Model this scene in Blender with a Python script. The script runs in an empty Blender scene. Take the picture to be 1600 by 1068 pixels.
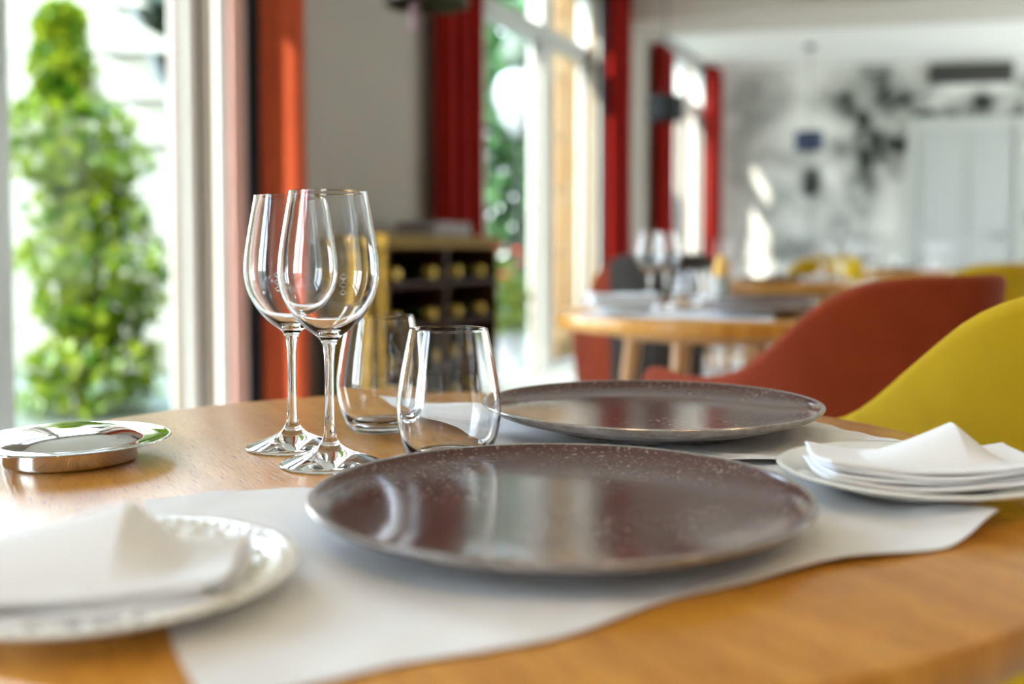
import bpy, bmesh, math, random
import numpy as np
from mathutils import Vector, Matrix
random.seed(4)
rng = np.random.RandomState(7)
sc = bpy.context.scene
COL = sc.collection
PI = math.pi

# ------------------------------------------------------------------ camera
cam_d = bpy.data.cameras.new('camera')
cam = bpy.data.objects.new('camera', cam_d)
COL.objects.link(cam)
FPX, HZ, TILT = 1640.0, 387.0, math.radians(2.5)
CAMH = 0.925
cam.location = (0, 0, CAMH)
cam.rotation_euler = (PI / 2 - TILT, 0, 0)
cam_d.sensor_width = 36
cam_d.lens = FPX / 1600 * 36
cam_d.shift_y = -(534 - (HZ + FPX * math.tan(TILT))) / 1600
cam_d.clip_start = 0.05
cam_d.clip_end = 200
cam_d.dof.use_dof = True
cam_d.dof.focus_distance = 0.87
cam_d.dof.aperture_fstop = 2.7
cam_d.dof.aperture_blades = 0
sc.camera = cam

# ------------------------------------------------------------------ world, sun, exposure
w = bpy.data.worlds.new('sky')
sc.world = w
w.use_nodes = True
wn = w.node_tree
bg = wn.nodes['Background']
tcw = wn.nodes.new('ShaderNodeTexCoord')
sepw = wn.nodes.new('ShaderNodeSeparateXYZ')
rampw = wn.nodes.new('ShaderNodeValToRGB')
wn.links.new(tcw.outputs['Generated'], sepw.inputs[0])
wn.links.new(sepw.outputs['Z'], rampw.inputs[0])
rampw.color_ramp.elements[0].position = 0.0
rampw.color_ramp.elements[0].color = (0.86, 0.90, 0.94, 1)
rampw.color_ramp.elements[1].position = 0.7
rampw.color_ramp.elements[1].color = (0.52, 0.70, 1.0, 1)
wn.links.new(rampw.outputs[0], bg.inputs[0])
bg.inputs[1].default_value = 2.4
sun_d = bpy.data.lights.new('sun', 'SUN')
sun_d.energy = 2.3
sun_d.angle = math.radians(0.6)
sun_d.color = (1.0, 0.94, 0.83)
sun = bpy.data.objects.new('sun', sun_d)
COL.objects.link(sun)
L = Vector((0.577, 0.566, -0.50))
sun.rotation_euler = L.to_track_quat('-Z', 'Y').to_euler()
sc.view_settings.view_transform = 'Standard'
sc.view_settings.look = 'None'
sc.view_settings.gamma = 1.0
sc.view_settings.use_curve_mapping = False
sc.view_settings.exposure = 2.7
sc.cycles.use_denoising = True
sc.cycles.max_bounces = 14
sc.cycles.transmission_bounces = 14
sc.cycles.transparent_max_bounces = 16
sc.cycles.diffuse_bounces = 5
sc.cycles.sample_clamp_indirect = 8.0


# ------------------------------------------------------------------ window wall frame of reference
# the window wall is straight: origin O on the floor, D along it away from the camera, N into the room
O = Vector((-2.978, 0, 0))
D = Vector((0.4027, 0.9153, 0))
N = Vector((0.9153, -0.4027, 0))
WROT = math.atan2(D.y, D.x)


def W(s, o, z):
    return O + D * s + N * o + Vector((0, 0, z))


# ------------------------------------------------------------------ mesh helpers
class MB:
    def __init__(self):
        self.v, self.f, self.mi = [], [], []

    def add(self, vs, fs, mi=0):
        b = len(self.v)
        self.v += [tuple(p) for p in vs]
        self.f += [tuple(b + i for i in q) for q in fs]
        self.mi += [mi] * len(fs)
        return self

    def box(self, x0, x1, y0, y1, z0, z1, M=None, bev=0.0, mi=0):
        if bev > 0:
            bm = bmesh.new()
            bmesh.ops.create_cube(bm, size=1)
            for q in bm.verts:
                q.co = Vector(((x0 + x1) / 2 + q.co.x * (x1 - x0), (y0 + y1) / 2 + q.co.y * (y1 - y0), (z0 + z1) / 2 + q.co.z * (z1 - z0)))
            bmesh.ops.bevel(bm, geom=bm.edges[:], offset=bev, segments=2, affect='EDGES')
            bm.verts.index_update()
            vs = [q.co.copy() for q in bm.verts]
            fs = [tuple(q.index for q in f.verts) for f in bm.faces]
            bm.free()
        else:
            vs = [Vector(p) for p in ((x0, y0, z0), (x1, y0, z0), (x1, y1, z0), (x0, y1, z0), (x0, y0, z1), (x1, y0, z1), (x1, y1, z1), (x0, y1, z1))]
            fs = [(3, 2, 1, 0), (4, 5, 6, 7), (0, 1, 5, 4), (1, 2, 6, 5), (2, 3, 7, 6), (3, 0, 4, 7)]
        if M is not None:
            vs = [M(*p) if callable(M) and not isinstance(M, Matrix) else M @ p for p in vs]
        return self.add(vs, fs, mi)

    def prism(self, pts, z0, z1, mi=0):
        n = len(pts)
        vs = [(p[0], p[1], z0) for p in pts] + [(p[0], p[1], z1) for p in pts]
        fs = [tuple(range(n - 1, -1, -1)), tuple(range(n, 2 * n))]
        fs += [(i, (i + 1) % n, n + (i + 1) % n, n + i) for i in range(n)]
        return self.add(vs, fs, mi)

    def lathe(self, prof, seg=64, c=(0, 0, 0), close=False, mi=0):
        """prof: (r, z) bottom to top on the outside; r = 0 ends become poles"""
        vs, rings = [], []
        for r, z in prof:
            if r < 1e-6:
                rings.append([len(vs)])
                vs.append((c[0], c[1], c[2] + z))
            else:
                rings.append(list(range(len(vs), len(vs) + seg)))
                for k in range(seg):
                    a = 2 * PI * k / seg
                    vs.append((c[0] + r * math.cos(a), c[1] + r * math.sin(a), c[2] + z))
        fs = []
        prs = list(zip(rings[:-1], rings[1:])) + ([(rings[-1], rings[0])] if close else [])
        for A, B in prs:
            for k in range(seg):
                k2 = (k + 1) % seg
                if len(A) == 1 and len(B) == 1:
                    continue
                if len(A) == 1:
                    fs.append((A[0], B[k2], B[k]))
                elif len(B) == 1:
                    fs.append((A[k], A[k2], B[0]))
                else:
                    fs.append((A[k], A[k2], B[k2], B[k]))
        return self.add(vs, fs, mi)

    def tube(self, pts, rads, seg=12, mi=0):
        pts = [Vector(p) for p in pts]
        if not hasattr(rads, '__len__'):
            rads = [rads] * len(pts)
        vs, fs = [], []
        up = None
        for i, p in enumerate(pts):
            t = (pts[min(i + 1, len(pts) - 1)] - pts[max(i - 1, 0)]).normalized()
            if up is None:
                up = t.orthogonal().normalized()
            up = (up - t * up.dot(t)).normalized()
            s_ = t.cross(up)
            for k in range(seg):
                a = 2 * PI * k / seg
                vs.append(p + (up * math.cos(a) + s_ * math.sin(a)) * rads[i])
        for i in range(len(pts) - 1):
            for k in range(seg):
                k2 = (k + 1) % seg
                fs.append((i * seg + k, i * seg + k2, (i + 1) * seg + k2, (i + 1) * seg + k))
        fs.append(tuple(range(seg - 1, -1, -1)))
        fs.append(tuple(range((len(pts) - 1) * seg, len(pts) * seg)))
        return self.add(vs, fs, mi)

    def build(self, name, mat, parent=None, smooth=True, angle=35, loc=None):
        me = bpy.data.meshes.new(name)
        me.from_pydata(self.v, [], self.f)
        for m in (mat if isinstance(mat, (list, tuple)) else [mat]):
            me.materials.append(m)
        if any(self.mi):
            me.polygons.foreach_set('material_index', self.mi)
        bm = bmesh.new()
        bm.from_mesh(me)
        bmesh.ops.recalc_face_normals(bm, faces=bm.faces[:])
        bm.to_mesh(me)
        bm.free()
        if smooth:
            me.polygons.foreach_set('use_smooth', [True] * len(me.polygons))
            me.set_sharp_from_angle(angle=math.radians(angle))
        me.update()
        o = bpy.data.objects.new(name, me)
        COL.objects.link(o)
        if parent is not None:
            o.parent = parent
        if loc is not None:
            o.location = loc
        return o


def tag(o, label=None, cat=None, group=None, kind=None):
    if label: o['label'] = label
    if cat: o['category'] = cat
    if group: o['group'] = group
    if kind: o['kind'] = kind
    return o


def thing(name, label, cat, loc=(0, 0, 0), rz=0.0, group=None, kind=None):
    o = bpy.data.objects.new(name, None)
    o.empty_display_size = 0.05
    COL.objects.link(o)
    o.location = loc
    o.rotation_euler = (0, 0, rz)
    return tag(o, label, cat, group, kind)


def copy_tree(o, parent=None):
    c = o.copy()
    COL.objects.link(c)
    if parent is not None:
        c.parent = parent
    for ch in [q for q in COL.objects if q.parent == o]:
        copy_tree(ch, c)
    return c


def dup(o, loc, label, rz=None, group=None, scale=None):
    c = copy_tree(o)
    c.location = loc
    if rz is not None: c.rotation_euler = (0, 0, rz)
    if scale: c.scale = (scale,) * 3
    c['label'] = label
    if group: c['group'] = group
    return c


# ------------------------------------------------------------------ materials
def mat(name, col, rough=0.5, metal=0.0, noise=None, bump=None, spec=0.5, trans=0.0, ior=1.45, coat=0.0, sheen=0.0, sub=0.0, emit=None):
    m = bpy.data.materials.new(name)
    m.use_nodes = True
    nt = m.node_tree
    p = nt.nodes['Principled BSDF']
    p.inputs['Base Color'].default_value = (*col, 1)
    p.inputs['Roughness'].default_value = rough
    p.inputs['Metallic'].default_value = metal
    p.inputs['Specular IOR Level'].default_value = spec
    p.inputs['Transmission Weight'].default_value = trans
    p.inputs['IOR'].default_value = ior
    p.inputs['Coat Weight'].default_value = coat
    p.inputs['Sheen Weight'].default_value = sheen
    if emit:
        p.inputs['Emission Color'].default_value = (*emit[0], 1)
        p.inputs['Emission Strength'].default_value = emit[1]
    tc = nt.nodes.new('ShaderNodeTexCoord')
    if noise:
        sc_, amt, col2 = noise
        n = nt.nodes.new('ShaderNodeTexNoise')
        n.inputs['Scale'].default_value = sc_
        n.inputs['Detail'].default_value = 5
        nt.links.new(tc.outputs['Object'], n.inputs['Vector'])
        mx = nt.nodes.new('ShaderNodeMix')
        mx.data_type = 'RGBA'
        mx.inputs[6].default_value = (*col, 1)
        mx.inputs[7].default_value = (*col2, 1)
        mr = nt.nodes.new('ShaderNodeMapRange')
        mr.inputs[1].default_value = 0.35
        mr.inputs[2].default_value = 0.65
        mr.inputs[4].default_value = amt
        nt.links.new(n.outputs[0], mr.inputs[0])
        nt.links.new(mr.outputs[0], mx.inputs[0])
        nt.links.new(mx.outputs[2], p.inputs['Base Color'])
    if bump:
        sc_, st, dist = bump
        n = nt.nodes.new('ShaderNodeTexNoise')
        n.inputs['Scale'].default_value = sc_
        n.inputs['Detail'].default_value = 4
        nt.links.new(tc.outputs['Object'], n.inputs['Vector'])
        b = nt.nodes.new('ShaderNodeBump')
        b.inputs['Strength'].default_value = st
        b.inputs['Distance'].default_value = dist
        nt.links.new(n.outputs[0], b.inputs['Height'])
        nt.links.new(b.outputs[0], p.inputs['Normal'])
    return m


def wood(name, c1, c2, c3, rough=0.3, scale=(60, 3.0, 3.0), rot=0.0, coat=0.35, pores=0.6):
    m = mat(name, c1, rough, coat=coat)
    nt = m.node_tree
    p = nt.nodes['Principled BSDF']
    p.inputs['Coat Roughness'].default_value = 0.16
    tc = nt.nodes.new('ShaderNodeTexCoord')
    mp = nt.nodes.new('ShaderNodeMapping')
    mp.inputs['Rotation'].default_value = (0, 0, rot)
    mp.inputs['Scale'].default_value = scale
    nt.links.new(tc.outputs['Object'], mp.inputs[0])
    n1 = nt.nodes.new('ShaderNodeTexNoise')
    n1.inputs['Scale'].default_value = 1.0
    n1.inputs['Detail'].default_value = 6
    n1.inputs['Distortion'].default_value = 0.6
    nt.links.new(mp.outputs[0], n1.inputs[0])
    r1 = nt.nodes.new('ShaderNodeValToRGB')
    e = r1.color_ramp.elements
    e[0].position, e[0].color = 0.3, (*c2, 1)
    e[1].position, e[1].color = 0.7, (*c3, 1)
    e.new(0.5).color = (*c1, 1)
    nt.links.new(n1.outputs[0], r1.inputs[0])
    mp2 = nt.nodes.new('ShaderNodeMapping')
    mp2.inputs['Rotation'].default_value = (0, 0, rot)
    mp2.inputs['Scale'].default_value = (scale[0] * 20, scale[1] * 18, scale[2] * 18)
    nt.links.new(tc.outputs['Object'], mp2.inputs[0])
    n2 = nt.nodes.new('ShaderNodeTexNoise')
    n2.inputs['Scale'].default_value = 1.0
    n2.inputs['Detail'].default_value = 2
    nt.links.new(mp2.outputs[0], n2.inputs[0])
    r2 = nt.nodes.new('ShaderNodeMapRange')
    r2.inputs[1].default_value = 0.56
    r2.inputs[2].default_value = 0.66
    nt.links.new(n2.outputs[0], r2.inputs[0])
    mul = nt.nodes.new('ShaderNodeMath')
    mul.operation = 'MULTIPLY'
    mul.inputs[1].default_value = pores
    nt.links.new(r2.outputs[0], mul.inputs[0])
    mx = nt.nodes.new('ShaderNodeMix')
    mx.data_type = 'RGBA'
    mx.inputs[7].default_value = (c2[0] * 0.45, c2[1] * 0.4, c2[2] * 0.4, 1)
    nt.links.new(mul.outputs[0], mx.inputs[0])
    nt.links.new(r1.outputs[0], mx.inputs[6])
    nt.links.new(mx.outputs[2], p.inputs['Base Color'])
    b = nt.nodes.new('ShaderNodeBump')
    b.inputs['Strength'].default_value = 0.25
    b.inputs['Distance'].default_value = 0.0004
    b.invert = True
    nt.links.new(r2.outputs[0], b.inputs['Height'])
    nt.links.new(b.outputs[0], p.inputs['Normal'])
    nt.links.new(b.outputs[0], p.inputs['Coat Normal'])
    return m


def fabric(name, col, col2, weave=900, rough=0.9, sheen=0.05, strength=0.4, trans=0.0):
    m = mat(name, col, rough, noise=(14, 0.6, col2), sheen=sheen, spec=0.15)
    nt = m.node_tree
    p = nt.nodes['Principled BSDF']
    tc = nt.nodes.new('ShaderNodeTexCoord')
    hs = []
    for ax in ('X', 'Z'):
        wv = nt.nodes.new('ShaderNodeTexWave')
        wv.bands_direction = ax
        wv.inputs['Scale'].default_value = weave / 6.28
        wv.inputs['Distortion'].default_value = 1.5
        nt.links.new(tc.outputs['Object'], wv.inputs[0])
        hs.append(wv)
    ad = nt.nodes.new('ShaderNodeMath')
    nt.links.new(hs[0].outputs[1], ad.inputs[0])
    nt.links.new(hs[1].outputs[1], ad.inputs[1])
    b = nt.nodes.new('ShaderNodeBump')
    b.inputs['Strength'].default_value = strength
    b.inputs['Distance'].default_value = 0.0006
    nt.links.new(ad.outputs[0], b.inputs['Height'])
    nt.links.new(b.outputs[0], p.inputs['Normal'])
    if trans > 0:
        out = nt.nodes['Material Output']
        t = nt.nodes.new('ShaderNodeBsdfTranslucent')
        t.inputs[0].default_value = (*col, 1)
        ms = nt.nodes.new('ShaderNodeMixShader')
        ms.inputs[0].default_value = trans
        nt.links.new(p.outputs[0], ms.inputs[1])
        nt.links.new(t.outputs[0], ms.inputs[2])
        nt.links.new(ms.outputs[0], out.inputs[0])
    return m


def pane_mat():
    m = bpy.data.materials.new('window_glass')
    m.use_nodes = True
    nt = m.node_tree
    nt.nodes.remove(nt.nodes['Principled BSDF'])
    t = nt.nodes.new('ShaderNodeBsdfTransparent')
    t.inputs[0].default_value = (0.95, 0.97, 0.96, 1)
    g = nt.nodes.new('ShaderNodeBsdfGlossy')
    g.inputs['Roughness'].default_value = 0.02
    fr = nt.nodes.new('ShaderNodeFresnel')
    ge = nt.nodes.new('ShaderNodeNewGeometry')
    io = nt.nodes.new('ShaderNodeMapRange')          # same reflectance from both faces of the thin pane
    io.inputs[3].default_value = 1.09
    io.inputs[4].default_value = 1 / 1.09
    nt.links.new(ge.outputs['Backfacing'], io.inputs[0])
    nt.links.new(io.outputs[0], fr.inputs[0])
    ms = nt.nodes.new('ShaderNodeMixShader')
    nt.links.new(fr.outputs[0], ms.inputs[0])
    nt.links.new(t.outputs[0], ms.inputs[1])
    nt.links.new(g.outputs[0], ms.inputs[2])
    nt.links.new(ms.outputs[0], nt.nodes['Material Output'].inputs[0])
    return m


def leaf_mat(name, c1, c2, tr=0.4):
    m = bpy.data.materials.new(name)
    m.use_nodes = True
    nt = m.node_tree
    p = nt.nodes['Principled BSDF']
    p.inputs['Roughness'].default_value = 0.35
    tc = nt.nodes.new('ShaderNodeTexCoord')
    n = nt.nodes.new('ShaderNodeTexNoise')
    n.inputs['Scale'].default_value = 9
    n.inputs['Detail'].default_value = 3
    nt.links.new(tc.outputs['Object'], n.inputs[0])
    r = nt.nodes.new('ShaderNodeValToRGB')
    r.color_ramp.elements[0].position = 0.38
    r.color_ramp.elements[0].color = (*c1, 1)
    r.color_ramp.elements[1].position = 0.62
    r.color_ramp.elements[1].color = (*c2, 1)
    nt.links.new(n.outputs[0], r.inputs[0])
    nt.links.new(r.outputs[0], p.inputs['Base Color'])
    t = nt.nodes.new('ShaderNodeBsdfTranslucent')
    nt.links.new(r.outputs[0], t.inputs[0])
    ms = nt.nodes.new('ShaderNodeMixShader')
    ms.inputs[0].default_value = tr
    nt.links.new(p.outputs[0], ms.inputs[1])
    nt.links.new(t.outputs[0], ms.inputs[2])
    nt.links.new(ms.outputs[0], nt.nodes['Material Output'].inputs[0])
    return m


def stoneware():
    """dark brown glazed stoneware with a fine pale speckle"""
    m = mat('brown_glaze', (0.075, 0.036, 0.03), 0.16, spec=0.6)
    nt = m.node_tree
    p = nt.nodes['Principled BSDF']
    tc = nt.nodes.new('ShaderNodeTexCoord')
    n = nt.nodes.new('ShaderNodeTexNoise')
    n.inputs['Scale'].default_value = 330
    n.inputs['Detail'].default_value = 2
    nt.links.new(tc.outputs['Object'], n.inputs[0])
    r = nt.nodes.new('ShaderNodeMapRange')
    r.inputs[1].default_value = 0.57
    r.inputs[2].default_value = 0.68
    r.inputs[4].default_value = 0.7
    nt.links.new(n.outputs[0], r.inputs[0])
    n3 = nt.nodes.new('ShaderNodeTexNoise')
    n3.inputs['Scale'].default_value = 9
    nt.links.new(tc.outputs['Object'], n3.inputs[0])
    r3 = nt.nodes.new('ShaderNodeMapRange')
    r3.inputs[1].default_value = 0.4
    r3.inputs[2].default_value = 0.6
    nt.links.new(n3.outputs[0], r3.inputs[0])
    mu = nt.nodes.new('ShaderNodeMath')
    mu.operation = 'MULTIPLY'
    nt.links.new(r.outputs[0], mu.inputs[0])
    nt.links.new(r3.outputs[0], mu.inputs[1])
    mx = nt.nodes.new('ShaderNodeMix')
    mx.data_type = 'RGBA'
    mx.inputs[6].default_value = (0.085, 0.036, 0.030, 1)
    mx.inputs[7].default_value = (0.30, 0.22, 0.17, 1)
    nt.links.new(mu.outputs[0], mx.inputs[0])
    nt.links.new(mx.outputs[2], p.inputs['Base Color'])
    rr = nt.nodes.new('ShaderNodeMapRange')
    rr.inputs[3].default_value = 0.15
    rr.inputs[4].default_value = 0.33
    nt.links.new(mu.outputs[0], rr.inputs[0])
    nt.links.new(rr.outputs[0], p.inputs['Roughness'])
    b = nt.nodes.new('ShaderNodeBump')
    b.inputs['Strength'].default_value = 0.25
    b.inputs['Distance'].default_value = 0.0003
    n4 = nt.nodes.new('ShaderNodeTexNoise')
    n4.inputs['Scale'].default_value = 120
    nt.links.new(tc.outputs['Object'], n4.inputs[0])
    nt.links.new(n4.outputs[0], b.inputs['Height'])
    nt.links.new(b.outputs[0], p.inputs['Normal'])
    return m


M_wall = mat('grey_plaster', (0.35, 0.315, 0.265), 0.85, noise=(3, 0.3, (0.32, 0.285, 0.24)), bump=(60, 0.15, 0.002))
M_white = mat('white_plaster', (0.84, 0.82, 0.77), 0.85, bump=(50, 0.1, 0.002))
M_ceil = mat('ceiling_paint', (0.86, 0.85, 0.80), 0.9, bump=(50, 0.1, 0.002))
M_beam = mat('beam_paint', (0.60, 0.57, 0.49), 0.9, bump=(50, 0.1, 0.002))
M_floor = mat('pale_floor', (0.50, 0.48, 0.44), 0.4, noise=(2, 0.4, (0.43, 0.41, 0.38)))
M_frame = mat('white_window_paint', (0.48, 0.49, 0.45), 0.35)
M_seal = mat('brown_seal', (0.12, 0.095, 0.07), 0.5)
M_pane = pane_mat()
M_curtain = fabric('red_curtain', (0.26, 0.006, 0.0015), (0.19, 0.004, 0.001), weave=500, trans=0.05)
M_orange_cur = fabric('orange_curtain', (0.50, 0.085, 0.030), (0.44, 0.065, 0.022), weave=500, trans=0.05)
M_sunlit_edge = fabric('sunlit_edge', (0.78, 0.50, 0.42), (0.74, 0.45, 0.37), weave=500, trans=0.2)  # curtain edge in sun: the overlit pink is put into the colour
M_lining = fabric('black_lining', (0.008, 0.008, 0.009), (0.012, 0.012, 0.012), weave=500)
M_oak = wood('honey_oak', (0.60, 0.27, 0.034), (0.50, 0.205, 0.022), (0.68, 0.33, 0.053), rough=0.34, scale=(34, 2.6, 2.6), rot=math.radians(8))
M_oak2 = wood('pale_oak', (0.50, 0.26, 0.09), (0.40, 0.19, 0.06), (0.58, 0.33, 0.13), rough=0.4, scale=(30, 30, 3.0), coat=0.2)
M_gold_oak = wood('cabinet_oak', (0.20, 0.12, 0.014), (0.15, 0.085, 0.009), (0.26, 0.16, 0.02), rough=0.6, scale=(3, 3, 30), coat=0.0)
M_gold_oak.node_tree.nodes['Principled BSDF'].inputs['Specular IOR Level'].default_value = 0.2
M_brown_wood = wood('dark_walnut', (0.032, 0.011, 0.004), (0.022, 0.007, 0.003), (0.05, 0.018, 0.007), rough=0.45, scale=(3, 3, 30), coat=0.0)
M_brown_wood.node_tree.nodes['Principled BSDF'].inputs['Specular IOR Level'].default_value = 0.2
M_glaze = stoneware()
M_glaze_edge = mat('worn_silver_edge', (0.42, 0.39, 0.38), 0.25, metal=0.55, noise=(120, 0.6, (0.20, 0.15, 0.13)))
M_porcelain = mat('white_porcelain', (0.80, 0.79, 0.73), 0.12, spec=0.55, coat=0.3)
M_linen = fabric('white_linen', (0.87, 0.875, 0.89), (0.83, 0.835, 0.86), weave=3600, rough=0.95, sheen=0.2, strength=0.25)
M_silver = mat('polished_silver', (0.78, 0.76, 0.73), 0.05, metal=1.0)
M_glass = mat('clear_crystal', (1, 1, 1), 0.0, trans=1.0, ior=1.5)
M_etch = mat('etched_frost', (0.85, 0.85, 0.85), 0.7)
M_orange = fabric('orange_wool', (0.33, 0.048, 0.012), (0.27, 0.036, 0.009), weave=1500, strength=0.9)
M_yellow = fabric('mustard_wool', (0.68, 0.44, 0.010), (0.60, 0.37, 0.008), weave=1500, strength=0.9)
M_darkgrey = fabric('charcoal_wool', (0.045, 0.04, 0.035), (0.06, 0.05, 0.045), weave=1300)
M_black = mat('black_metal', (0.012, 0.012, 0.012), 0.4, metal=0.3)
M_shade = mat('olive_black_shade', (0.045, 0.038, 0.012), 0.6)
M_shade2 = mat('charcoal_shade', (0.005, 0.005, 0.005), 0.7)
M_shade3 = mat('navy_shade', (0.03, 0.045, 0.09), 0.7)
M_vent = mat('vent_grey', (0.10, 0.095, 0.085), 0.6)
M_door = mat('door_paint', (0.43, 0.44, 0.42), 0.4)
M_stone = mat('sunlit_limestone', (0.21, 0.205, 0.17), 0.85, noise=(5, 0.5, (0.15, 0.15, 0.11)), bump=(25, 0.4, 0.01))
M_stone_w = mat('warm_sandstone', (0.15, 0.085, 0.028), 0.85, noise=(5, 0.6, (0.16, 0.12, 0.06)), bump=(25, 0.4, 0.01))
M_mortar = mat('mortar', (0.13, 0.13, 0.10), 0.95)
M_paving = mat('pale_paving', (0.12, 0.14, 0.10), 0.8, noise=(3, 0.5, (0.08, 0.11, 0.065)))
M_leaf = leaf_mat('lime_leaves', (0.03, 0.10, 0.003), (0.22, 0.27, 0.010), 0.4)
M_leaf_d = leaf_mat('deep_green_leaves', (0.03, 0.10, 0.03), (0.10, 0.22, 0.07), 0.3)
M_leaf_g = leaf_mat('grey_green_leaves', (0.035, 0.055, 0.035), (0.085, 0.11, 0.065), 0.3)
M_bark = mat('bark', (0.12, 0.08, 0.05), 0.9, noise=(20, 0.6, (0.2, 0.15, 0.1)))
M_petal = mat('red_petals', (0.40, 0.025, 0.015), 0.6)
M_petal2 = mat('pink_petals', (0.30, 0.17, 0.19), 0.6)
M_terra = mat('white_pot', (0.30, 0.31, 0.33), 0.5)
M_opal = mat('opal_glass', (0.32, 0.34, 0.34), 0.25)
M_bottle = mat('green_black_bottle', (0.01, 0.02, 0.01), 0.1)
M_foil = mat('gold_foil', (0.62, 0.42, 0.08), 0.4, metal=0.5)
M_lamp = mat('warm_lamp', (1, 1, 1), 0.5, emit=((1.0, 0.68, 0.34), 160))
M_paper = mat('menu_paper', (0.28, 0.25, 0.235), 0.7)
M_amber = mat('amber_candle', (0.85, 0.50, 0.12), 0.4)


# ================================================================== STRUCTURE
def struct(name, mb, m, **k):
    o = mb.build(name, m, smooth=k.pop('smooth', False), **k)
    o['kind'] = 'structure'
    return o


S_END = 13.02                                   # corner with the far wall
CORNER = W(S_END, 0, 0)
BW_DIR = Vector((0.977, -0.213, 0)).normalized()
BW_END = CORNER + BW_DIR * 7.0
BW_N = Vector((BW_DIR.y, -BW_DIR.x, 0))         # into the room
REAR0 = W(-3.50, 0, 0)
room = [REAR0, (6.0, REAR0.y, 0), (BW_END.x, BW_END.y, 0), CORNER]
rp = [(p[0], p[1]) for p in room]
struct('floor', MB().prism(rp, -0.12, 0.0), M_floor)
CEIL = 3.12
struct('ceiling', MB().prism(rp, CEIL, CEIL + 0.15), M_ceil)


def wall_between(a, b, t, z0, z1, mb=None):
    a, b = Vector((a[0], a[1], 0)), Vector((b[0], b[1], 0))
    d_ = (b - a).normalized()
    n_ = Vector((-d_.y, d_.x, 0)) * t
    return (mb or MB()).prism([a, b, b + n_, a + n_], z0, z1)


RY = REAR0.y
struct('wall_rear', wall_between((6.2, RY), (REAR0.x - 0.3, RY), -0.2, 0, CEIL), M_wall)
RA, RB = Vector((rp[2][0], rp[2][1], 0)), Vector((6.0, RY - 0.2, 0))
RLEN = (RB - RA).length
RD = (RB - RA).normalized()
RN = Vector((RD.y, -RD.x, 0))                    # into the room


def RW(s_, o_, z_):
    return RA + RD * s_ + RN * o_ + Vector((0, 0, z_))


mb = MB()
sp = 0.0
R_FILL_OPEN = [(0.5, 2.4), (3.0, 4.9)]  # unseen windows, added to light the far end of the room
for a, b in R_FILL_OPEN:
    mb.box(sp, a, -0.2, 0, 0, CEIL, M=RW).box(a, b, -0.2, 0, 2.7, CEIL, M=RW)
    sp = b
mb.box(sp, RLEN, -0.2, 0, 0, CEIL, M=RW)
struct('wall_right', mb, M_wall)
for k_, (a, b) in enumerate(R_FILL_OPEN):
    wr_ = thing('window_%d' % (k_ + 5), None, None, kind='structure')
    f_ = MB()
    for x_ in (a, b - 0.07, (a + b) / 2 - 0.035):
        f_.box(x_, x_ + 0.07, -0.14, -0.06, 0, 2.7, M=RW)
    f_.box(a, b, -0.14, -0.06, 0, 0.08, M=RW).box(a, b, -0.14, -0.06, 2.62, 2.7, M=RW)
    f_.build('window_frame', M_frame, wr_, smooth=False)
    for x0_, x1_ in ((a + 0.07, (a + b) / 2 - 0.035), ((a + b) / 2 + 0.035, b - 0.07)):
        MB().box(x0_, x1_, -0.103, -0.097, 0.08, 2.62, M=RW).build('glass_pane', M_pane, wr_, smooth=False)
struct('wall_back', wall_between(CORNER, BW_END, 0.2, 0, CEIL), M_white)

# the window wall: piers between openings, lintel over them
OPEN = [(-2.6, 0.16), (2.50, 4.50), (6.94, 9.02), (11.02, 12.80)]  # the first opening, behind the camera, is added for its light
HEAD = 2.95
mb = MB()
s_prev = -3.72
for a, b in OPEN:
    mb.box(s_prev, a, -0.22, 0, 0, CEIL, M=W)
    mb.box(a, b, -0.22, 0, HEAD, CEIL, M=W)
    s_prev = b
mb.box(s_prev, S_END + 0.1, -0.22, 0, 0, CEIL, M=W)
struct('wall_left', mb, M_wall)


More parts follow.
